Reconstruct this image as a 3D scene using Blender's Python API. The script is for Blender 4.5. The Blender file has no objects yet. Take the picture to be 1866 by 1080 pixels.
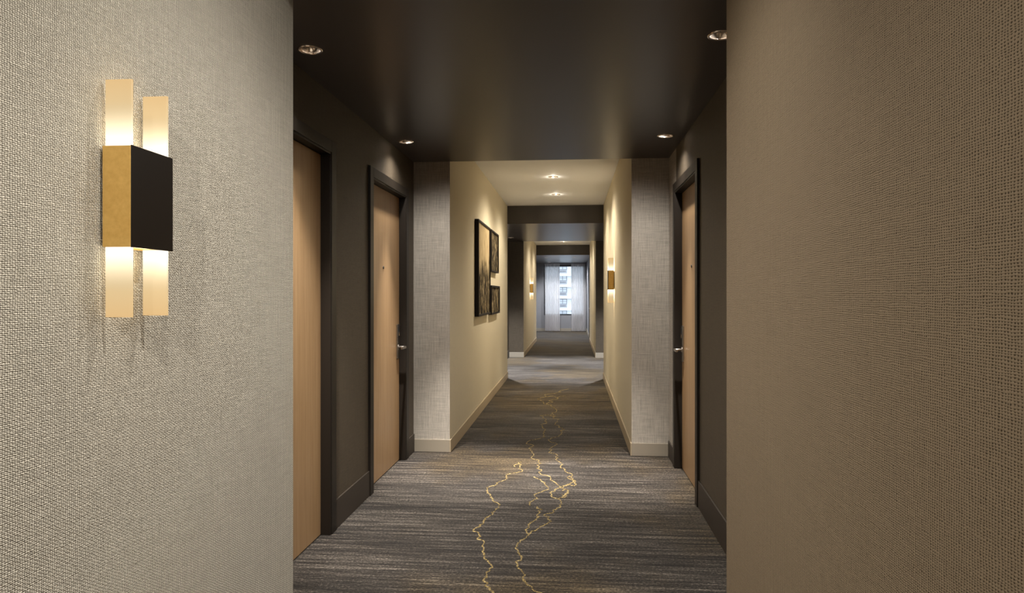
import bpy, bmesh, math, random
from mathutils import Vector, Matrix
random.seed(7)
C = bpy.context.scene.collection
SC = bpy.context.scene
PI = math.pi

# ------------------------------------------------------------------ camera, world, exposure
cam_d = bpy.data.cameras.new('camera')
cam = bpy.data.objects.new('camera', cam_d); C.objects.link(cam)
cam.location = (0, 0, 1.32)
cam.rotation_euler = (math.radians(90), 0, 0.0868)
cam_d.sensor_width = 36.0
cam_d.lens = 36.0*1267/1866
cam_d.shift_y = -3.94/1866
cam_d.clip_start = 0.05; cam_d.clip_end = 500
SC.camera = cam
SC.view_settings.view_transform = 'Standard'
SC.view_settings.look = 'None'
SC.view_settings.gamma = 1.0
SC.view_settings.use_curve_mapping = False
SC.view_settings.exposure = 0.0
SC.cycles.use_denoising = True
SC.cycles.max_bounces = 8
SC.cycles.diffuse_bounces = 5
SC.cycles.glossy_bounces = 4
SC.cycles.sample_clamp_indirect = 6.0
SC.cycles.caustics_reflective = False
SC.cycles.caustics_refractive = False

w = bpy.data.worlds.new('overcast_sky'); SC.world = w; w.use_nodes = True
bg = w.node_tree.nodes['Background']
bg.inputs[0].default_value = (0.78, 0.88, 1.0, 1)
bg.inputs[1].default_value = 2.5

# light levels, all in one place
P_WIDE = [110, 72, 75, 90]     # dark dropped ceiling over the doors
P_WIDE2 = [70]*4               # second door bay
P_WIDE3 = [200]*4               # bay before the window
P_NARROW = [135, 108]           # white ceiling, narrow corridor
P_NARROW2 = [100, 100]
P_NEAR = [60, 50, 60, 0.01]          # white ceiling around the viewer
P_SIDE = 88  # unseen side fill, added to lift the sconce wall
P_WASH = 160                     # unseen fill spot added behind the viewer to brighten the sconce wall
P_HALO = 0.9                    # light the white-ceiling lamps spill on the ceiling round them
P_SCONCE = [0.28, 3.0, 2.5]
P_CORE = {'bay': [330, 950, 640, 0], 'narrow': [100, 260], 'bay2': [1050]*4}   # the tight centre of each beam
COOL = (1.0, 0.93, 0.84); COOL2 = (0.94, 0.96, 1.0); WARM = (1.0, 0.88, 0.70)

# ------------------------------------------------------------------ helpers
def box(bm, x0, x1, y0, y1, z0, z1, mi=0, faces=None):
    vs = [bm.verts.new(p) for p in ((x0,y0,z0),(x1,y0,z0),(x1,y1,z0),(x0,y1,z0),(x0,y0,z1),(x1,y0,z1),(x1,y1,z1),(x0,y1,z1))]
    fs = {'b':(0,3,2,1),'t':(4,5,6,7),'-y':(0,1,5,4),'+x':(1,2,6,5),'+y':(2,3,7,6),'-x':(3,0,4,7)}
    for k, f in fs.items():
        face = bm.faces.new([vs[i] for i in f])
        face.material_index = (faces or {}).get(k, mi)
    return vs

def cyl(bm, c, r0, r1, depth, axis='z', n=32, mi=0):
    """tapered cylinder from point c along axis"""
    rings = []
    for (h, r) in ((0, r0), (depth, r1)):
        ring = []
        for i in range(n):
            a = 2*PI*i/n; p, q = r*math.cos(a), r*math.sin(a)
            v = {'z': (p, q, h), 'x': (h, p, q), 'y': (q, h, p)}[axis]
            ring.append(bm.verts.new((c[0]+v[0], c[1]+v[1], c[2]+v[2])))
        rings.append(ring)
    for i in range(n):
        j = (i+1) % n
        f = bm.faces.new((rings[0][i], rings[0][j], rings[1][j], rings[1][i])); f.material_index = mi; f.smooth = True
    bm.faces.new(list(reversed(rings[0]))).material_index = mi
    bm.faces.new(rings[1]).material_index = mi

def lathe(bm, prof, n=40, mi=0):
    rings = [[bm.verts.new((r*math.cos(2*PI*i/n), r*math.sin(2*PI*i/n), z)) for i in range(n)] for r, z in prof]
    for a, b in zip(rings, rings[1:]):
        for i in range(n):
            j = (i+1) % n
            f = bm.faces.new((a[i], a[j], b[j], b[i])); f.smooth = True; f.material_index = mi
    return rings

def obj(name, bm, mats, parent=None, bevel=0.0, recalc=True):
    if recalc: bmesh.ops.recalc_face_normals(bm, faces=bm.faces[:])
    me = bpy.data.meshes.new(name); bm.to_mesh(me); bm.free()
    for m in (mats if isinstance(mats, (list, tuple)) else [mats]): me.materials.append(m)
    o = bpy.data.objects.new(name, me); C.objects.link(o)
    if parent: o.parent = parent
    if bevel:
        b = o.modifiers.new('bevel', 'BEVEL'); b.width = bevel; b.segments = 2; b.limit_method = 'ANGLE'
    return o

def boxes(name, lst, mats, parent=None, bevel=0.0):
    bm = bmesh.new()
    for b in lst: box(bm, *b[:6], *(b[6:]))
    return obj(name, bm, mats, parent, bevel)

def struct(o):
    o['kind'] = 'structure'; return o

def thing(name, label, cat, loc=(0,0,0), rotz=0.0, group=None, kind=None):
    o = bpy.data.objects.new(name, None); C.objects.link(o)
    o.empty_display_size = 0.05
    o.location = loc; o.rotation_euler = (0, 0, rotz)
    if label: o['label'] = label
    if cat: o['category'] = cat
    if group: o['group'] = group
    if kind: o['kind'] = kind
    return o

def dup(root, loc, rotz=0.0, label=None, group=None):
    r = root.copy(); C.objects.link(r); r.location = loc; r.rotation_euler = (0, 0, rotz)
    if label: r['label'] = label
    if group: r['group'] = group
    for ch in list(root.children):
        c = ch.copy(); C.objects.link(c); c.parent = r
        for g in ch.children:
            d = g.copy(); C.objects.link(d); d.parent = c
    return r

# ------------------------------------------------------------------ materials
class NT:
    def __init__(s, name):
        s.m = bpy.data.materials.new(name); s.m.use_nodes = True
        s.t = s.m.node_tree; s.n = s.t.nodes; s.b = s.n['Principled BSDF']; s.out = s.n['Material Output']
    def node(s, typ, **k):
        nd = s.n.new(typ)
        for a, v in k.items(): setattr(nd, a, v)
        return nd
    def link(s, a, b): s.t.links.new(a, b)
    def put(s, sock, v):
        if isinstance(v, bpy.types.NodeSocket): s.link(v, sock)
        else: sock.default_value = v
    def math(s, op, a, b=None, c=None, clamp=False):
        nd = s.node('ShaderNodeMath', operation=op); nd.use_clamp = clamp
        s.put(nd.inputs[0], a)
        if b is not None: s.put(nd.inputs[1], b)
        if c is not None: s.put(nd.inputs[2], c)
        return nd.outputs[0]
    def obj(s):
        if not hasattr(s, '_o'): s._o = s.node('ShaderNodeTexCoord').outputs['Object']
        return s._o
    def sep(s):
        if not hasattr(s, '_s'):
            nd = s.node('ShaderNodeSeparateXYZ'); s.link(s.obj(), nd.inputs[0]); s._s = nd.outputs
        return s._s
    def vec(s, x, y, z):
        nd = s.node('ShaderNodeCombineXYZ')
        for i, v in enumerate((x, y, z)): s.put(nd.inputs[i], v)
        return nd.outputs[0]
    def noise(s, vec, scale, detail=3.0, rough=0.5, dist=0.0):
        nd = s.node('ShaderNodeTexNoise'); s.put(nd.inputs['Vector'], vec)
        nd.inputs['Scale'].default_value = scale; nd.inputs['Detail'].default_value = detail
        nd.inputs['Roughness'].default_value = rough; nd.inputs['Distortion'].default_value = dist
        return nd.outputs['Fac']
    def ramp(s, f, stops):
        nd = s.node('ShaderNodeValToRGB'); s.put(nd.inputs[0], f)
        e = nd.color_ramp.elements
        while len(e) < len(stops): e.new(0.5)
        for k, (p, c) in enumerate(stops): e[k].position = p; e[k].color = (*c, 1)
        return nd.outputs[0]
    def mix(s, f, a, b, mode='MIX'):
        nd = s.node('ShaderNodeMix', data_type='RGBA', blend_type=mode); s.put(nd.inputs[0], f)
        for i, v in ((6, a), (7, b)):
            if isinstance(v, tuple): v = (*v[:3], 1)
            s.put(nd.inputs[i], v)
        return nd.outputs[2]
    def rng(s, v, a, b, c, d, smooth=False):
        nd = s.node('ShaderNodeMapRange'); nd.clamp = True
        if smooth: nd.interpolation_type = 'SMOOTHSTEP'
        s.put(nd.inputs[0], v)
        for i, q in enumerate((a, b, c, d)): nd.inputs[i+1].default_value = q
        return nd.outputs[0]
    def bump(s, h, strength, dist):
        nd = s.node('ShaderNodeBump'); nd.inputs['Strength'].default_value = strength
        nd.inputs['Distance'].default_value = dist; s.put(nd.inputs['Height'], h)
        s.link(nd.outputs[0], s.b.inputs['Normal'])
    def set(s, **k):
        for a, v in k.items():
            if isinstance(v, tuple): v = (*v[:3], 1)
            s.put(s.b.inputs[a.replace('_', ' ')], v)
        return s

def simple(name, col, rough=0.5, metal=0.0, emit=None, es=0.0, noise_amt=0.0, nscale=30):
    t = NT(name)
    if noise_amt:
        f = t.noise(t.obj(), nscale, 4, 0.6)
        c = t.mix(t.rng(f, 0.3, 0.7, 0, 1), tuple(x*(1-noise_amt) for x in col), tuple(min(1, x*(1+noise_amt)) for x in col))
        t.put(t.b.inputs['Base Color'], c)
    else: t.set(Base_Color=col)
    t.set(Roughness=rough, Metallic=metal)
    if emit:
        t.b.inputs['Emission Color'].default_value = (*emit, 1); t.b.inputs['Emission Strength'].default_value = es
    return t.m

def weave(name, light, dark, pu=0.0058, pv=0.0036, bump=0.0011, slub=0.10, rough=0.75, gap=0.55, horiz=0.4, alt_w=0.12, pin=False):
    """woven wall covering: upright warp yarns pu wide, weft yarns pv high, with uneven slubs and darker gaps"""
    t = NT(name); x, y, z = t.sep()
    u = t.math('ADD', x, y)
    wob_u = t.math('MULTIPLY', t.math('SUBTRACT', t.noise(t.vec(t.math('MULTIPLY', u, 60), t.math('MULTIPLY', z, 40), 0.0), 1.0, 2, 0.6), 0.5), pu*1.3)
    wob_v = t.math('MULTIPLY', t.math('SUBTRACT', t.noise(t.vec(t.math('MULTIPLY', u, 30), t.math('MULTIPLY', z, 90), 5.0), 1.0, 2, 0.6), 0.5), pv*1.6)
    us = t.math('ADD', u, wob_u); vs = t.math('ADD', z, wob_v)
    cu = t.math('ABSOLUTE', t.math('SINE', t.math('MULTIPLY', us, PI/pu)))
    rv = t.math('ABSOLUTE', t.math('SINE', t.math('MULTIPLY', vs, PI/pv)))
    # alternate over/under like a real plain weave
    alt = t.math('SINE', t.math('ADD', t.math('MULTIPLY', us, PI/pu), t.math('MULTIPLY', vs, PI/pv)))
    h = t.math('ADD', t.math('MULTIPLY', cu, 1-horiz), t.math('MULTIPLY', rv, horiz))
    h = t.math('ADD', h, t.math('MULTIPLY', alt, alt_w))
    fine = t.noise(t.obj(), 420, 2, 0.7)
    h = t.math('ADD', h, t.math('MULTIPLY', fine, 0.25))
    if pin:        # small dark holes where neither warp nor weft covers the backing
        hole = t.math('MULTIPLY', t.math('SUBTRACT', 1.0, cu), t.math('SUBTRACT', 1.0, rv))
        hole = t.math('ADD', hole, t.math('MULTIPLY', t.math('SUBTRACT', fine, 0.5), 0.5))
        f = t.rng(hole, 0.05, 0.48, 1.0, 0.0, True)
    else:
        f = t.rng(h, 0.32, 0.80, 0.0, 1.0, True)
    sl_h = t.noise(t.vec(t.math('MULTIPLY', u, 7), t.math('MULTIPLY', z, 170), 2.0), 1.0, 3, 0.6)
    sl_v = t.noise(t.vec(t.math('MULTIPLY', u, 150), t.math('MULTIPLY', z, 6), 9.0), 1.0, 3, 0.6)
    sl = t.math('ADD', t.math('MULTIPLY', sl_h, 0.5), t.math('MULTIPLY', sl_v, 0.5))
    bright = t.rng(sl, 0.35, 0.65, 1-slub, 1+slub)
    dk = tuple(gap*a for a in dark)
    c = t.mix(f, dk, light)
    c = t.mix(1.0, c, t.vec(bright, bright, bright), 'MULTIPLY')
    t.set(Roughness=rough); t.put(t.b.inputs['Base Color'], c)
    t.b.inputs['Specular IOR Level'].default_value = 0.25
    t.bump(t.math('ADD', h, t.math('MULTIPLY', sl, 0.5)), 1.0, bump)
    return t.m

M = {}
M['paper_left'] = weave('silver_beige_woven_wallcovering', (0.74,0.70,0.61), (0.48,0.43,0.35), bump=0.0034, slub=0.12, rough=0.5, gap=0.5)
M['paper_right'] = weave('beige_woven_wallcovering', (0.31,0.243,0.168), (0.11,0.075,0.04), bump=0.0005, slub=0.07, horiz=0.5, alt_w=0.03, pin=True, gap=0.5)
M['paper_hall'] = weave('beige_hall_wallcovering', (0.72,0.65,0.50), (0.60,0.53,0.39), bump=0.0006, slub=0.05)
M['paper_pillar'] = weave('silver_grey_slubbed_wallcovering', (0.55,0.51,0.455), (0.45,0.41,0.36), bump=0.0010, slub=0.28)
M['paper_dark'] = weave('dark_brown_grasscloth', (0.105,0.084,0.060), (0.05,0.037,0.025), bump=0.0006, slub=0.22, rough=0.5, horiz=0.7)
M['base_beige'] = simple('beige_painted_baseboard', (0.44,0.36,0.25), 0.5)
M['base_grey'] = simple('warm_grey_painted_baseboard', (0.34,0.30,0.24), 0.5)
M['base_dark'] = simple('dark_brown_painted_baseboard', (0.045,0.034,0.026), 0.6)
M['frame_dark'] = simple('dark_bronze_painted_steel', (0.018,0.014,0.011), 0.42)
M['ceil_white'] = simple('off_white_ceiling_paint', (0.84,0.85,0.88), 0.7)
M['grey_wall'] = simple('pale_grey_wall_paint', (0.25,0.25,0.262), 0.6)
M['frame_dark'].node_tree.nodes['Principled BSDF'].inputs['Specular IOR Level'].default_value = 0.25
M['steel'] = simple('brushed_nickel', (0.42,0.39,0.36), 0.28, 1.0)
M['chrome'] = simple('polished_trim_ring', (0.75,0.66,0.58), 0.16, 1.0)
M['black'] = simple('matt_black_plastic', (0.012,0.012,0.012), 0.5)
M['black_frame'] = simple('black_stained_wood_moulding', (0.012,0.009,0.008), 0.6)
M['black_frame'].node_tree.nodes['Principled BSDF'].inputs['Specular IOR Level'].default_value = 0.2
M['bronze'] = simple('dark_bronze_front_plate', (0.008,0.005,0.003), 0.4, 0.0)
M['bronze'].node_tree.nodes['Principled BSDF'].inputs['Specular IOR Level'].default_value = 0.25

def dark_ceiling():
    t = NT('dark_brown_satin_ceiling_paint')
    t.set(Base_Color=(0.058,0.051,0.051), Roughness=0.31)
    t.b.inputs['Specular IOR Level'].default_value = 0.5
    t.bump(t.noise(t.obj(), 90, 2, 0.5), 0.08, 0.002)
    return t.m
M['ceil_dark'] = dark_ceiling()

def brass():
    t = NT('satin_brass')
    n = t.noise(t.obj(), 60, 5, 0.65)
    t.put(t.b.inputs['Base Color'], t.ramp(n, [(0.3, (0.68,0.41,0.11)), (0.7, (0.80,0.52,0.16))]))
    t.set(Metallic=0.35); t.put(t.b.inputs['Roughness'], t.rng(n, 0.3, 0.7, 0.5, 0.38))
    return t.m
M['brass'] = brass()

def glow_panel():
    # frosted light guide: gives off light, strongest at the lamp inside the box (local z = 0), amber at the tips
    t = NT('lit_frosted_glass_panel'); x, y, z = t.sep()
    d = t.math('ABSOLUTE', z)
    col = t.ramp(t.rng(d, 0.11, 0.27, 0, 1), [(0.0, (1.0,0.93,0.78)), (0.3, (1.0,0.84,0.55)), (0.6, (1.0,0.72,0.37)), (1.0, (1.0,0.64,0.28))])
    st = t.rng(d, 0.11, 0.20, 1.5, 0.70, True)
    t.set(Base_Color=(0.10,0.08,0.05), Roughness=0.4)
    t.put(t.b.inputs['Emission Color'], col); t.put(t.b.inputs['Emission Strength'], st)
    return t.m
M['glow'] = glow_panel()

def oak():
    t = NT('pale_oak_veneer'); x, y, z = t.sep()
    g = t.noise(t.vec(t.math('MULTIPLY', x, 40), t.math('MULTIPLY', y, 55), t.math('MULTIPLY', z, 1.6)), 1.0, 5, 0.6, 0.6)
    g2 = t.noise(t.vec(t.math('MULTIPLY', x, 100), t.math('MULTIPLY', y, 420), t.math('MULTIPLY', z, 9)), 1.0, 3, 0.6)
    f = t.math('ADD', t.math('MULTIPLY', g, 0.65), t.math('MULTIPLY', g2, 0.35))
    t.put(t.b.inputs['Base Color'], t.ramp(f, [(0.32, (0.33,0.195,0.093)), (0.52, (0.41,0.258,0.132)), (0.70, (0.47,0.31,0.17))]))
    t.set(Roughness=0.36)
    t.bump(g2, 0.25, 0.0015)
    return t.m
M['oak'] = oak()

def carpet():
    t = NT('striated_grey_brown_carpet'); x, y, z = t.sep()
    def streak(sx, sy, off, det=5):
        return t.noise(t.vec(t.math('MULTIPLY', x, sx), t.math('MULTIPLY', y, sy), off), 1.0, det, 0.65)
    a = streak(1.3, 34, 0.0); b = streak(3.5, 120, 4.0); c = streak(0.5, 3.0, 8.0, 3); d = streak(9, 260, 12.0, 2)
    p = t.noise(t.vec(t.math('MULTIPLY', x, 75), t.math('MULTIPLY', y, 95), 1.0), 1.0, 4, 0.85)
    f = t.math('ADD', t.math('MULTIPLY', a, 0.52), t.math('MULTIPLY', b, 0.52))
    f = t.math('ADD', f, t.math('MULTIPLY', c, 0.22)); f = t.math('ADD', f, t.math('MULTIPLY', d, 0.16))
    f = t.math('ADD', f, t.math('MULTIPLY', p, 0.80))
    f = t.math('SUBTRACT', f, 0.640)
    col = t.ramp(f, [(0.34, (0.005,0.004,0.004)), (0.46, (0.024,0.020,0.017)), (0.56, (0.085,0.073,0.062)), (0.72, (0.38,0.335,0.29))])
    gold = t.ramp(f, [(0.34, (0.006,0.004,0.002)), (0.46, (0.032,0.022,0.012)), (0.56, (0.10,0.073,0.038)), (0.72, (0.36,0.27,0.15))])
    gm = t.rng(t.noise(t.vec(t.math('MULTIPLY', x, 0.9), t.math('MULTIPLY', y, 0.55), 3.3), 1.0, 3, 0.6), 0.44, 0.60, 0.0, 0.85, True)
    t.put(t.b.inputs['Base Color'], t.mix(gm, col, gold))
    t.set(Roughness=0.95); t.b.inputs['Specular IOR Level'].default_value = 0.1
    t.b.inputs['Sheen Weight'].default_value = 0.12
    t.bump(t.math('ADD', p, t.math('MULTIPLY', b, 0.8)), 0.7, 0.006)
    return t.m
M['carpet'] = carpet()

def vein():
    t = NT('gold_yarn')
    n = t.noise(t.obj(), 110, 3, 0.7)
    t.put(t.b.inputs['Base Color'], t.ramp(n, [(0.40, (0.035,0.026,0.012)), (0.48, (0.17,0.12,0.042)), (0.55, (0.32,0.235,0.09)), (0.66, (0.52,0.41,0.19))]))
    t.set(Roughness=0.85); t.bump(n, 0.6, 0.004)
    return t.m
M['vein'] = vein()

def art(seed, flip):
    t = NT('sepia_abstract_print'); x, y, z = t.sep()   # print lies in local y-z, z up from its foot, 0..1 after scaling
    v = t.rng(z, 0.0, 1.0, 0.0, 1.0)
    s1 = t.noise(t.vec(seed, t.math('MULTIPLY', y, 16), t.math('MULTIPLY', z, 4.0)), 1.0, 5, 0.65, 1.2)
    s2 = t.noise(t.vec(seed+3, t.math('MULTIPLY', y, 48), t.math('MULTIPLY', z, 12.0)), 1.0, 4, 0.7, 0.8)
    s = t.math('ADD', t.math('MULTIPLY', s1, 0.6), t.math('MULTIPLY', s2, 0.4))
    dark = t.ramp(s, [(0.44, (0.008,0.007,0.006)), (0.51, (0.045,0.036,0.024)), (0.56, (0.28,0.215,0.12)), (0.64, (0.66,0.57,0.40))])
    pale = t.ramp(s1, [(0.3, (0.25,0.185,0.10)), (0.5, (0.46,0.36,0.21)), (0.7, (0.58,0.47,0.30))])
    if flip: mask = 0.0
    else:
        edge = t.math('ADD', v, t.math('MULTIPLY', t.math('SUBTRACT', s1, 0.5), 0.9))
        mask = t.rng(edge, 0.42, 0.66, 0, 1, True)
    t.put(t.b.inputs['Base Color'], t.mix(mask, dark, pale))
    t.set(Roughness=0.9); t.b.inputs['Specular IOR Level'].default_value = 0.05
    return t.m

def sheer():
    t = NT('white_sheer_voile'); x, y, z = t.sep()
    n = t.noise(t.vec(t.math('MULTIPLY', x, 70), 0.0, t.math('MULTIPLY', z, 0.6)), 1.0, 3, 0.6)
    tr = t.node('ShaderNodeBsdfTransparent'); tl = t.node('ShaderNodeBsdfTranslucent'); df = t.node('ShaderNodeBsdfDiffuse')
    for nd in (tl, df): nd.inputs[0].default_value = (0.90,0.88,0.88,1)
    m1 = t.node('ShaderNodeMixShader'); m1.inputs[0].default_value = 0.62
    t.link(df.outputs[0], m1.inputs[1]); t.link(tl.outputs[0], m1.inputs[2])
    m2 = t.node('ShaderNodeMixShader'); t.put(m2.inputs[0], t.rng(n, 0.3, 0.7, 0.80, 0.95))
    t.link(tr.outputs[0], m2.inputs[1]); t.link(m1.outputs[0], m2.inputs[2])
    t.link(m2.outputs[0], t.out.inputs[0])
    return t.m
M['sheer'] = sheer()

def glass():
    t = NT('clear_window_glass')
    tr = t.node('ShaderNodeBsdfTransparent'); tr.inputs[0].default_value = (0.96,0.98,0.99,1)
    gl = t.node('ShaderNodeBsdfGlossy'); gl.inputs['Roughness'].default_value = 0.02
    fr = t.node('ShaderNodeFresnel'); fr.inputs[0].default_value = 1.45
    mx = t.node('ShaderNodeMixShader'); t.link(fr.outputs[0], mx.inputs[0])
    t.link(tr.outputs[0], mx.inputs[1]); t.link(gl.outputs[0], mx.inputs[2]); t.link(mx.outputs[0], t.out.inputs[0])
    return t.m
M['glass'] = glass()
M['lens'] = simple('lit_lamp_lens', (0.9,0.85,0.8), 0.4, 0, (1.0,0.80,0.62), 0.9)
M['facade'] = simple('white_rendered_facade', (0.82,0.83,0.84), 0.8, noise_amt=0.04, nscale=0.4)
M['facade_band'] = simple('pale_concrete_band', (0.90,0.90,0.91), 0.8)
M['pane'] = simple('pale_reflecting_pane', (0.68,0.71,0.74), 0.25)
M['win_grey'] = simple('grey_window_frame', (0.27,0.27,0.29), 0.5)
M['vent_grey'] = simple('grey_louvre_unit', (0.50,0.50,0.52), 0.6)
M['street'] = simple('grey_street', (0.25,0.25,0.26), 0.9, noise_amt=0.1, nscale=0.3)

# ------------------------------------------------------------------ dimensions (metres; camera stands at x=0, y=0)
NL, NR = -1.0244, 0.4822            # faces of the narrow corridor
XL, XR = -1.3328, 0.7848            # faces of the door bays
HD, HW = 2.432, 2.7154              # dropped dark ceiling, white ceiling
Y1L, Y1R, Y2, Y3, Y4, Y5, Y6 = 2.479, 2.235, 5.76, 10.93, 14.56, 19.75, 25.0
YB = -3.2
TOP = 2.95
X3R = 0.505                         # right face of the last bay

# ------------------------------------------------------------------ floor
bm = bmesh.new(); box(bm, -1.9, 1.4, YB-0.2, Y6+0.2, -0.15, 0.0)
floor = struct(obj('floor', bm, M['carpet']))
VEINS = [
    [(-0.33, 2.9), (-0.35, 3.06), (-0.37, 3.11), (-0.39, 3.12), (-0.41, 3.21), (-0.40, 3.32), (-0.41, 3.40), (-0.45, 3.52), (-0.47, 3.62), (-0.51, 3.72), (-0.55, 3.84), (-0.55, 3.89), (-0.53, 3.95), (-0.50, 4.10), (-0.47, 4.25), (-0.49, 4.39), (-0.53, 4.52), (-0.57, 4.64), (-0.57, 4.74), (-0.52, 4.86), (-0.48, 5.02), (-0.41, 5.13), (-0.40, 5.31), (-0.40, 5.47)],
    [(-0.44, 5.30), (-0.43, 5.39), (-0.40, 5.42)],
    [(-0.11, 2.9), (-0.15, 3.08), (-0.18, 3.11), (-0.21, 3.16), (-0.23, 3.22), (-0.23, 3.28), (-0.26, 3.35), (-0.27, 3.40), (-0.28, 3.42), (-0.27, 3.51), (-0.28, 3.58), (-0.29, 3.63), (-0.29, 3.68), (-0.26, 3.75), (-0.24, 3.83), (-0.25, 3.92), (-0.24, 4.01), (-0.21, 4.07), (-0.20, 4.19), (-0.22, 4.32)],
    [(-0.24, 3.83), (-0.20, 3.90), (-0.16, 3.99), (-0.13, 4.07), (-0.14, 4.13), (-0.17, 4.16), (-0.12, 4.26), (-0.08, 4.37), (-0.08, 4.48), (-0.12, 4.52), (-0.15, 4.63), (-0.11, 4.72), (-0.12, 4.89), (-0.16, 5.03), (-0.23, 5.09), (-0.27, 5.27), (-0.28, 5.54), (-0.33, 5.78), (-0.37, 5.97), (-0.40, 6.22), (-0.35, 6.30), (-0.28, 6.58), (-0.27, 6.75), (-0.30, 6.96), (-0.26, 7.20), (-0.31, 7.40), (-0.35, 7.56)],
    [(-0.26, 4.34), (-0.26, 4.43), (-0.23, 4.51), (-0.20, 4.67), (-0.19, 4.82), (-0.22, 4.93), (-0.28, 5.02)],
    [(-0.08, 4.48), (-0.05, 4.60), (-0.03, 4.68), (-0.04, 4.72), (-0.07, 4.68), (-0.08, 4.78), (-0.03, 4.85), (0.01, 4.81), (0.02, 4.93), (0.00, 5.09), (-0.05, 5.21), (-0.09, 5.31), (-0.13, 5.56), (-0.12, 5.71), (-0.18, 5.86), (-0.17, 6.03), (-0.20, 6.24), (-0.16, 6.43), (-0.10, 6.59), (-0.08, 6.80), (-0.14, 6.93), (-0.16, 7.02), (-0.14, 7.37), (-0.21, 7.46), (-0.23, 7.68)],
    [(-0.07, 4.60), (-0.06, 4.52), (-0.03, 4.68), (-0.00, 4.90), (-0.01, 5.04)],
    [(-0.18, 7.52), (-0.18, 7.85), (-0.22, 8.09), (-0.29, 8.34), (-0.24, 8.54), (-0.18, 8.83), (-0.09, 9.06)],
    [(-0.35, 7.56), (-0.27, 7.62), (-0.18, 7.52)],
    [(-0.29, 8.34), (-0.39, 8.60), (-0.34, 8.97), (-0.23, 9.29), (-0.17, 9.55), (-0.05, 9.73)],
    [(-0.34, 8.97), (-0.25, 9.05), (-0.18, 8.83)],
]
def add_vein(pts, k):
    rnd = random.Random(k)
    for it in range(3):                                   # break the line up into a jagged river
        q = [pts[0]]
        for a, b in zip(pts, pts[1:]):
            L = math.hypot(b[0]-a[0], b[1]-a[1])
            if L > 0.02:
                q.append(((a[0]+b[0])/2 + rnd.uniform(-.24,.24)*L, (a[1]+b[1])/2 + rnd.uniform(-.12,.12)*L))
            q.append(b)
        pts = q
    bm = bmesh.new(); prev = None
    for i, p in enumerate(pts):
        a = pts[max(0, i-1)]; b = pts[min(len(pts)-1, i+1)]
        d = Vector((b[0]-a[0], b[1]-a[1])).normalized() if a != b else Vector((0, 1))
        n = Vector((-d.y, d.x)); wd = rnd.uniform(0.002, 0.0065)*(1.0 if p[1] < 5.5 else 0.75)
        l = bm.verts.new((p[0]+n.x*wd, p[1]+n.y*wd, 0.0)); c = bm.verts.new((p[0], p[1], 0.0035)); r = bm.verts.new((p[0]-n.x*wd, p[1]-n.y*wd, 0.0))
        if prev:
            bm.faces.new((prev[0], l, c, prev[1])); bm.faces.new((prev[1], c, r, prev[2]))
        prev = (l, c, r)
    for f in bm.faces:
        f.normal_update()
        if f.normal.z < 0: f.normal_flip()
    return obj('gold_yarn_line', bm, M['vein'], floor, recalc=False)
for k, v in enumerate(VEINS): add_vein(v, k)

# ------------------------------------------------------------------ ceilings with round cut-outs for the recessed lamps
def ceiling_slab(x0, x1, y0, y1, z, mat, holes, r=0.046):
    bm = bmesh.new(); es = []
    def loop(vs):
        for i in range(len(vs)): es.append(bm.edges.new((vs[i], vs[(i+1) % len(vs)])))
    lo = [bm.verts.new(p) for p in ((x0,y0,z),(x1,y0,z),(x1,y1,z),(x0,y1,z))]; loop(lo)
    rings = []
    for hx, hy in holes:
        ring = [bm.verts.new((hx+r*math.cos(2*PI*i/32), hy+r*math.sin(2*PI*i/32), z)) for i in range(32)]; loop(ring); rings.append(ring)
    bmesh.ops.triangle_fill(bm, edges=es, use_beauty=True)
    hi = [bm.verts.new((v.co.x, v.co.y, TOP)) for v in lo]
    for i in range(4):
        j = (i+1) % 4; bm.faces.new((lo[i], lo[j], hi[j], hi[i]))
    bm.faces.new(hi)
    for ring in rings:
        up = [bm.verts.new((v.co.x, v.co.y, z+0.10)) for v in ring]
        for i in range(32):
            j = (i+1) % 32; bm.faces.new((ring[i], ring[j], up[j], up[i]))
        bm.faces.new(up)
    return struct(obj('ceiling', bm, mat))

H_BAY1 = [(-1.19, 3.07), (-1.21, 4.98), (0.65, 4.95), (0.635, 3.05)]
H_NAR1 = [(-0.229, 8.27), (-0.231, 9.73)]
H_BAY2 = [(-1.20, 11.35), (-1.21, 13.6), (0.65, 11.35), (0.65, 13.6)]
H_NAR2 = [(-0.235, 18.45), (-0.235, 16.4)]
H_BAY3 = [(-0.80, 21.0), (0.05, 21.0), (-0.80, 23.9), (0.05, 23.9)]
H_NEAR = [(-0.23, 1.90), (-0.23, 0.45), (-0.23, -1.20), (0.28, 1.30)]  # last cut-out holds the added side fill
EXT = 0.2
ceiling_slab(NL-EXT, NR+EXT, YB-0.2, Y1R, HW, M['ceil_white'], H_NEAR)
ceiling_slab(XL-EXT, XR+EXT, Y1R, Y2, HD, M['ceil_dark'], H_BAY1)
ceiling_slab(NL-EXT, NR+EXT, Y2, Y3, HW, M['ceil_white'], H_NAR1)
ceiling_slab(XL-EXT, XR+EXT, Y3, Y4, HD, M['ceil_dark'], H_BAY2)
ceiling_slab(NL-EXT, NR+EXT, Y4, Y5, HW, M['ceil_white'], H_NAR2)
ceiling_slab(XL-EXT, XR+EXT, Y5, Y6+0.2, HD, M['ceil_dark'], H_BAY3)

# ------------------------------------------------------------------ walls
def wall(name, lst, mats): return struct(boxes(name, lst, mats))
OUTL, OUTR = -1.75, 1.20
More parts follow.
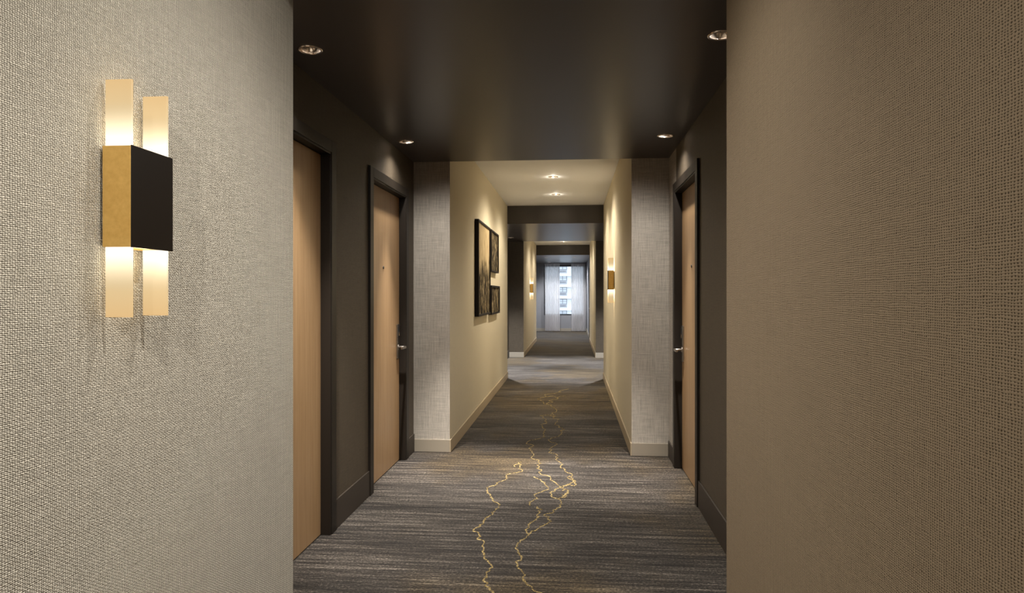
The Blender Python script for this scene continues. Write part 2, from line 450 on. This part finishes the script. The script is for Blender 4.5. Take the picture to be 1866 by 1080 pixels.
# narrow blocks: the end faces towards the door bays carry the slubbed paper
wall('wall_left', [(OUTL, NL, YB, Y1L, 0, TOP)], M['paper_left'])
wall('wall_right', [(NR, OUTR, YB, Y1R, 0, TOP)], M['paper_right'])
wall('wall_left', [(OUTL, NL, Y2, Y3, 0, TOP, 0, {'-y':1, '+y':1})], [M['paper_hall'], M['paper_pillar']])
wall('wall_right', [(NR, OUTR, Y2, Y3, 0, TOP, 0, {'-y':1, '+y':1})], [M['paper_hall'], M['paper_pillar']])
wall('wall_left', [(OUTL, NL, Y4, Y5, 0, TOP, 0, {'-y':1, '+y':1})], [M['paper_hall'], M['paper_dark']])
wall('wall_right', [(NR, OUTR, Y4, Y5, 0, TOP, 0, {'-y':1, '+y':1})], [M['paper_hall'], M['paper_dark']])
# door bay walls with real openings
D1 = (2.80, 3.72); D2 = (4.53, 5.45); D3 = (4.47, 5.37); D4 = (19.98, 20.85); DH = 2.10
wall('wall_left', [(OUTL, XL, Y1L, D1[0], 0, HD), (OUTL, XL, D1[0], D1[1], DH, HD), (OUTL, XL, D1[1], D2[0], 0, HD),
                   (OUTL, XL, D2[0], D2[1], DH, HD), (OUTL, XL, D2[1], Y2, 0, HD)], M['paper_dark'])
wall('wall_right', [(XR, OUTR, Y1R, D3[0], 0, HD), (XR, OUTR, D3[0], D3[1], DH, HD)], M['paper_dark'])
wall('wall_right', [(XR, OUTR, D3[1], Y2, 0, HD)], [M['paper_pillar']])
wall('wall_left', [(OUTL, XL, Y3, Y4, 0, HD)], M['paper_dark'])
wall('wall_right', [(XR, OUTR, Y3, Y4, 0, HD)], M['paper_dark'])
wall('wall_left', [(OUTL, XL, Y5, Y6, 0, HD)], M['grey_wall'])
wall('wall_right', [(X3R, OUTR, Y5, D4[0], 0, HD), (X3R, OUTR, D4[0], D4[1], DH, HD), (X3R, OUTR, D4[1], Y6, 0, HD)], M['grey_wall'])
wall('wall_back', [(OUTL, OUTR, YB-0.2, YB, 0, TOP)], M['paper_hall'])
WX0, WX1, WZ0, WZ1 = -1.02, 0.43, 0.57, 2.36
wall('wall_end', [(OUTL, WX0, Y6, Y6+.2, 0, HD), (WX1, OUTR, Y6, Y6+.2, 0, HD), (WX0, WX1, Y6, Y6+.2, 0, WZ0), (WX0, WX1, Y6, Y6+.2, WZ1, HD)], M['grey_wall'])

# ------------------------------------------------------------------ baseboards (12 mm proud)
T = 0.010
def base(side, lst, mat): return struct(boxes('baseboard_'+side, lst, mat, bevel=0.002))
for ya, yb in ((YB, Y1L),):
    base('left', [(NL, NL+T, ya, yb, 0, .104)], M['base_beige'])
base('right', [(NR-T, NR, YB, Y1R, 0, .104)], M['base_beige'])
base('left', [(NL, NL+T, Y2-T, Y3, 0, .104)], M['base_beige'])
base('right', [(NR-T, NR, Y2-T, Y3, 0, .104)], M['base_beige'])
base('left', [(XL, NL, Y2-T, Y2, 0, .104)], M['base_grey'])
base('right', [(NR, XR, Y2-T, Y2, 0, .104)], M['base_grey'])
base('left', [(XL, XL+T, Y1L, 2.725, 0, .165), (XL, XL+T, 3.795, 4.455, 0, .165), (XL, XL+T, 5.525, Y2-T, 0, .15)], M['base_dark'])
base('right', [(XR-T, XR, Y1R, 4.395, 0, .165), (XR-T, XR, 5.445, Y2-T, 0, .13)], M['base_dark'])
base('left', [(XL, NL, Y4-T, Y4, 0, .105)], M['base_grey'])
base('right', [(NR, XR, Y4-T, Y4, 0, .105)], M['base_grey'])
base('left', [(XL, XL+T, Y3, Y4-T, 0, .15)], M['base_dark'])
base('right', [(XR-T, XR, Y3, Y4-T, 0, .15)], M['base_dark'])
base('left', [(NL, NL+T, Y4-T, Y5, 0, .104)], M['base_beige'])
base('right', [(NR-T, NR, Y4-T, Y5, 0, .104)], M['base_beige'])
base('left', [(XL, XL+T, Y5, Y6, 0, .104)], M['base_grey'])
base('right', [(X3R-T, X3R, 20.93, Y6, 0, .104)], M['base_grey'])
base('end', [(XL+T, X3R-T, Y6-T, Y6, 0, .104)], M['base_grey'])

# ------------------------------------------------------------------ doors
def door(n, X, ya, yb, side, label, latch_far=True):
    """side=+1: wall on the left whose room side is +x; -1: wall on the right"""
    d = thing('door_%d' % n, label, None, (X, ya, 0), 0, kind='structure')
    W = yb-ya; s = side
    def bx(bm, x0, x1, y0, y1, z0, z1):
        a, b = sorted((x0*s, x1*s)); box(bm, a, b, y0, y1, z0, z1)
    fr = bmesh.new()
    for (y0, y1, z0, z1) in ((-.075, .0, 0, DH+.065), (W, W+.075, 0, DH+.065), (0, W, DH, DH+.065)):
        bx(fr, 0.0, 0.016, y0, y1, z0, z1)                                    # architrave face
    for (y0, y1, z0, z1) in ((.0, .012, 0, DH), (W-.012, W, 0, DH), (.012, W-.012, DH-.012, DH)):
        bx(fr, -.14, 0.012, y0, y1, z0, z1)                                   # jamb lining
    for (y0, y1, z0, z1) in ((.012, .026, 0, DH-.012), (W-.026, W-.012, 0, DH-.012), (.026, W-.026, DH-.026, DH-.012)):
        bx(fr, -.14, -.095, y0, y1, z0, z1)                                   # stop behind the leaf
    obj('door_frame', fr, M['frame_dark'], d, bevel=0.002)
    lf = bmesh.new(); bx(lf, -.088, -.042, .015, W-.015, .006, DH-.015)
    leaf = obj('door_leaf', lf, M['oak'], d, bevel=0.0015)
    bk = bmesh.new(); bx(bk, -.20, -.145, -.02, W+.02, 0, DH+.02); obj('dark_backing', bk, M['black'], d)
    # lock plate and lever near the latch edge, lever points back to the hinge side
    ly = W-.015-.062 if latch_far else .015+.062; dirn = -1 if latch_far else 1
    lk = bmesh.new(); bx(lk, -.042, -.030, ly-.034, ly+.034, .815, 1.085)
    lock = obj('lock_plate', lk, M['steel'], leaf, bevel=0.004)
    rd = bmesh.new(); bx(rd, -.031, -.026, ly-.020, ly+.020, .985, 1.07); obj('card_reader', rd, M['black'], lock, bevel=0.002)
    sl = bmesh.new(); bx(sl, -.028, -.022, ly-.012, ly+.012, .995, 1.022); obj('indicator', sl, M['chrome'], lock, bevel=0.001)
    lv = bmesh.new()
    cyl(lv, (-.032*s, ly, .905), .024, .022, .008*s, 'x', 24)
    cyl(lv, (-.026*s, ly, .905), .010, .010, .050*s, 'x', 16)
    y0, y1 = sorted((ly-.010*dirn, ly+.115*dirn)); bx(lv, .016, .030, y0, y1, .895, .915)
    obj('lever_handle', lv, M['steel'], lock, bevel=0.004)
    ph = bmesh.new(); cyl(ph, (-.042*s, W/2-.02 if side > 0 else W/2+.01, 1.515), .012, .009, .005*s, 'x', 20)
    obj('peephole', ph, M['black'], leaf)
    return d
door(1, XL, D1[0], D1[1], 1, 'nearest pale oak door on the left, cut off by the near wall edge', False)
door(2, XL, D2[0], D2[1], 1, 'second pale oak door on the left, beside the grey pillar')
door(3, XR, D3[0], D3[1], -1, 'pale oak door on the right with dark frame')
door(4, X3R, D4[0], D4[1], -1, 'dark framed door on the right near the far window')

# ------------------------------------------------------------------ window, curtains
win = thing('window_1', 'daylit window with black frame at the corridor end', None, (0, Y6, 0), kind='structure')
f = .045
boxes('window_frame', [(WX0, WX0+f, 0, .07, WZ0, WZ1), (WX1-f, WX1, 0, .07, WZ0, WZ1), (WX0+f, WX1-f, 0, .07, WZ0, WZ0+f), (WX0+f, WX1-f, 0, .07, WZ1-f, WZ1)], M['black'], win, 0.003)
boxes('pane', [(WX0+f, WX1-f, .03, .036, WZ0+f, WZ1-f)], M['glass'], win)
boxes('sill', [(WX0-.0, WX1+.0, -.0, .20, WZ0-.0, WZ0+.004)], M['grey_wall'], win)

def curtain(x0, x1, label, seed):
    t = thing('sheer_curtain', label, 'curtain', ((x0+x1)/2, Y6-.12, 0), group=None)
    rnd = random.Random(seed); bm = bmesh.new(); n = 150; W = x1-x0; rows = 14; grid = []
    ph = [rnd.uniform(0, 6) for _ in range(4)]
    for j in range(rows+1):
        z = .015 + (HD-.035)*j/rows; row = []
        k = 1.0 - .25*j/rows
        for i in range(n+1):
            u = i/n
            yy = (.030*math.sin(u*2*PI*9+ph[0]+.4*math.sin(z)) + .012*math.sin(u*2*PI*17+ph[1]+z*.5))*k
            row.append(bm.verts.new((-W/2 + W*u + .006*math.sin(u*50+z*2), yy, z)))
        grid.append(row)
    for j in range(rows):
        for i in range(n):
            q = bm.faces.new((grid[j][i], grid[j][i+1], grid[j+1][i+1], grid[j+1][i])); q.smooth = True
    obj('sheer_panel', bm, M['sheer'], t, recalc=False)
    boxes('heading_tape', [(-W/2, W/2, -.035, .035, HD-.045, HD-.021)], M['sheer'], t)
    return t
curtain(-0.985, -0.452, 'left white sheer curtain hanging floor length over the far window', 1)
curtain(-0.045, 0.470, 'right white sheer curtain hanging floor length over the far window', 2)
tk = boxes('curtain_track', [(XL+.02, X3R-.02, Y6-.145, Y6-.095, HD-.02, HD)], M['grey_wall'])
tk['label'] = 'slim grey ceiling track carrying the two sheer curtains'; tk['category'] = 'curtain track'

# ------------------------------------------------------------------ outside: facade across the street
FY = 170.0
bld = thing('apartment_building', 'white apartment building seen through the far window', 'building', (0, FY, -30))
boxes('facade_wall', [(-45, 45, 0, 14, 0, 75)], M['facade'], bld)
lv_z = [30+1.32 + (537-v)/7.45*1.0 for v in (616.5, 595.5, 574.5, 553.5, 532, 511, 491, 470, 449)]
for k, z in enumerate(lv_z):
    if k: boxes('ledge', [(-45, 45, -.45, 0, z-1.72, z-1.38)], M['facade_band'], bld)
wf = bmesh.new()
for b in ((-1.05,-.93,-.12,.0,-.1,1.05), (.93,1.05,-.12,.0,-.1,1.05), (-.06,.06,-.12,0,-.1,1.05), (-1.05,1.05,-.12,0,.97,1.09), (-1.05,1.05,-.12,0,-.16,-.04), (-1.05,1.05,-.12,0,.42,.50)):
    box(wf, *b)
wf0 = obj('window', wf, M['win_grey'], bld)
pn = bmesh.new(); box(pn, -.93, -.06, -.05, 0, -.04, .97); pn0 = obj('pane', pn, M['pane'], wf0)
pn = bmesh.new(); box(pn, .06, .93, -.05, 0, -.04, .97); pn1 = obj('pane', pn, M['pane'], wf0)
vt = bmesh.new(); box(vt, -1.05, 1.05, -.10, 0, -1.0, -.16)
for q in range(5): box(vt, -.9+.36*q, -.72+.36*q, -.22, -.1, -.75, -.35, 1)
vt0 = obj('louvre_panel', vt, [M['vent_grey'], M['win_grey']], wf0)
first = True
for cx in (-15.4, -8.9, -2.4, 4.1, 10.6):
    for z in lv_z:
        if first: wf0.location = (cx, 0, z); first = False; continue
        c = wf0.copy(); C.objects.link(c); c.location = (cx, 0, z)
        for ch in (pn0, pn1, vt0):
            d = ch.copy(); C.objects.link(d); d.parent = c
st = struct(boxes('street', [(-120, 120, 26, 260, -30.5, -30)], M['street']))

# ------------------------------------------------------------------ recessed downlights
def spot(name, parent, power, col, size=1.75, blend=0.5, z=0.030, radius=0.02, rot=(0,0,0), loc=None):
    l = bpy.data.lights.new(name, 'SPOT'); l.energy = power; l.color = col; l.spot_size = size; l.spot_blend = blend; l.shadow_soft_size = radius
    o = bpy.data.objects.new(name, l); C.objects.link(o); o.parent = parent; o.location = loc or (0, 0, z); o.rotation_euler = rot
    return o
def make_downlight(label, loc, group, depth):
    t = thing('recessed_downlight', label, 'ceiling light', loc, group=group)
    bm = bmesh.new(); lathe(bm, [(.0455,.0), (.0455,-.003), (.050,-.006), (.056,-.0045), (.058,-.001), (.058,.0)][::-1]); obj('trim_ring', bm, M['chrome'], t)
    d = depth+.004
    bm = bmesh.new(); lathe(bm, [(.0455,.0),(.044,.3*d),(.038,.75*d),(.030,d),(.0285,d+.0005)]); obj('reflector', bm, M['chrome'], t, recalc=False)
    bm = bmesh.new(); cyl(bm, (0,0,d), .0283, .0283, .006); obj('lens', bm, M['lens'], t)
    return t
def downlights(holes, z, powers, col, labels, group, size, depth, halo=False, core=None, blend=1.0, aim=None, aimw=None):
    root = None; roots = []
    for (x, y), lb in zip(holes, labels):
        if root is None: root = make_downlight(lb, (x, y, z), group, depth); roots.append(root)
        else: roots.append(dup(root, (x, y, z), 0, lb))
    for k, (t, p) in enumerate(zip(roots, powers)):
        sz = size[k] if isinstance(size, list) else size
        sp = spot('lamp', t, p, col, sz, blend, z=depth-.002, radius=.018)
        if aimw: sp.rotation_euler = (Vector(aimw[k]) - t.location).to_track_quat('-Z', 'Y').to_euler()
        if core and P_CORE[core][k]:
            sp = spot('core', t, P_CORE[core][k], col, 1.22 if core == 'bay2' else 0.80, 1.0, z=depth-.004, radius=.018)
            if aim and aim[k]:
                sp.rotation_euler = (Vector((*aim[k], 0)) - t.location).to_track_quat('-Z', 'Y').to_euler()
        if halo:
            l = bpy.data.lights.new('spill', 'POINT'); l.energy = P_HALO; l.color = col; l.shadow_soft_size = 0
            o = bpy.data.objects.new('spill', l); C.objects.link(o); o.parent = t; o.location = (0, 0, -.03)
G1 = 'downlights in the dark dropped ceiling'
downlights(H_BAY1, HD, P_WIDE, COOL, ['recessed downlight with shiny ring in dark ceiling, near left above the first door',
    'small recessed downlight in dark ceiling, above the second left door beside the pillar',
    'small recessed downlight in dark ceiling, above the right door beside the pillar',
    'recessed downlight in dark ceiling, half hidden by the right near wall'], G1, [2.8, 2.8, 2.8, 2.8], .022, core='bay', aim=[(-0.95, 3.80), (-0.80, 5.15), (0.26, 5.1), None],
    aimw=[(0.10, 2.2, 0.4), (0.25, 5.3, 0), (-0.75, 5.3, 0), (-0.9, 2.2, 0.4)])
downlights(H_NAR1, HW, P_NARROW, WARM, ['nearer recessed downlight in the white ceiling past the dark ceiling',
    'farther recessed downlight in the white ceiling, just before the dark beam'], 'downlights in the white ceiling', 2.8, .021, True, 'narrow', .7)
downlights(H_BAY2, HD, P_WIDE2, COOL2, ['far recessed downlight in second dark ceiling, front left, behind the picture wall',
    'tiny glowing downlight in second dark ceiling, by the left dark wall beyond the pictures',
    'far recessed downlight in second dark ceiling, front right corner',
    'far recessed downlight in second dark ceiling, right beside the dark wall'], 'downlights in the second dark ceiling', 1.7, .040, core='bay2')
downlights(H_NAR2, HW, P_NARROW2, WARM, ['tiny downlight in the far white ceiling, centred above the distant corridor',
    'downlight in the far white ceiling hidden by the second dark ceiling'], 'downlights in the far white ceiling', 2.8, .021, True, None, .7)
downlights(H_BAY3, HD, P_WIDE3, COOL2, ['most distant left downlight in the ceiling before the window, nearer row', 'most distant right downlight before the window, nearer row',
    'most distant left downlight right by the curtains', 'most distant right downlight right by the curtains'], 'downlights before the window', 2.9, .030)
downlights(H_NEAR, HW, P_NEAR, (1.0,0.92,0.80), ['downlight in the near white ceiling beside the large sconce', 'downlight in the near white ceiling overhead', 'downlight in the near white ceiling behind the viewer', 'added unseen fill light in the near white ceiling close to the right wall'], 'downlights in the near white ceiling', 2.2, .036)

near_lamp = [o for o in C.objects if o.get('label', '').endswith('behind the viewer')][0]
_d = Vector((NL, 1.75, 1.05)) - Vector((-0.23, -1.20, HW))
wl = spot('added_fill_spot', near_lamp, P_WASH, (1.0,0.93,0.82), 1.15, 1.0, z=-.02, radius=.03)  # extra fill hung under this downlight, added to brighten the left wall
wl.rotation_euler = _d.to_track_quat('-Z', 'Y').to_euler()

side_fill = [o for o in C.objects if o.get('label', '').endswith('close to the right wall')][0]
_d = Vector((NL, 2.1, 0.6)) - Vector((0.28, 1.30, HW))
wl = spot('added_fill_spot', side_fill, P_SIDE, (1.0,0.93,0.82), 1.9, 1.0, z=-.03, radius=.03)  # out-of-view fill added on the right, lights the left wall more frontally
wl.rotation_euler = _d.to_track_quat('-Z', 'Y').to_euler()

# ------------------------------------------------------------------ wall sconces
def make_sconce(label, loc, rotz):
    """local frame: wall plane at x=0, room side +x, y along the corridor, origin at the box centre"""
    t = thing('wall_sconce', label, 'wall lamp', loc, rotz, 'glass and brass wall sconces')
    h, D, W = .110, .074, .154
    boxes('backplate', [(0, .006, -.060, .060, -.09, .09)], M['bronze'], t, 0.001)
    boxes('housing', [(.006, D-.003, -W/2, -W/2+.003, -h, h), (.006, D-.003, W/2-.003, W/2, -h, h), (.006, .009, -W/2+.003, W/2-.003, -h, h),
                      (.009, D-.003, -.052, .056, -h+.001, -h+.004), (.009, D-.003, -.052, .056, h-.004, h-.001)], M['brass'], t, 0.0008)
    boxes('front_plate', [(D-.003, D, -W/2-.0005, W/2+.0005, -h-.001, h+.001)], M['bronze'], t, 0.0006)
    for y0 in (-W/2+.004, W/2-.018):
        bm = bmesh.new()
        box(bm, .010, D-.0035, y0, y0+.006, -.263, .255)
        obj('glass_panel', bm, M['glow'], t, bevel=0.0008)
    return t
def sconce_lamps(t, p):
    for z in (.135, -.135):
        l = bpy.data.lights.new('glow', 'POINT'); l.energy = p; l.color = (1.0, .82, .56); l.shadow_soft_size = .02
        o = bpy.data.objects.new('glow', l); C.objects.link(o); o.parent = t; o.location = (.050, 0.0, z)
s0 = make_sconce('large nearby wall sconce with dark front plate and glowing glass panels on left wall', (NL, 1.506, 1.533), 0)
s1 = dup(s0, (NR, 8.15, 1.485), PI, 'glowing brass wall sconce on the right wall opposite the pictures')
s2 = dup(s0, (NL, 16.85, 1.465), 0, 'tiny distant brass wall sconce on left wall beyond the dark bay')

for t_, p_ in zip((s0, s1, s2), P_SCONCE): sconce_lamps(t_, p_)

# ------------------------------------------------------------------ framed pictures on the left wall
def picture(label, ya, yb, za, zb, seed, flip):
    t = thing('framed_picture', label, 'picture', (NL, ya, za), group='framed prints on the left wall')
    W, H, D, f = yb-ya, zb-za, .045, .022
    boxes('frame', [(.002, D, 0, f, 0, H), (.002, D, W-f, W, 0, H), (.002, D, f, W-f, 0, f), (.002, D, f, W-f, H-f, H)], M['black_frame'], t, 0.001)
    bm = bmesh.new(); box(bm, .004, D-.014, f, W-f, f, H-f)
    obj('print', bm, art(seed, flip), t)
    return t
picture('tall black framed sepia print, largest of three', 7.24, 8.30, 1.085, 2.112, 1.0, False)
picture('narrow black framed print at upper right of the tall one', 8.40, 9.235, 1.600, 2.112, 5.0, True)
picture('small square black framed print at lower right of the tall one', 8.42, 9.37, 1.070, 1.430, 9.0, True)
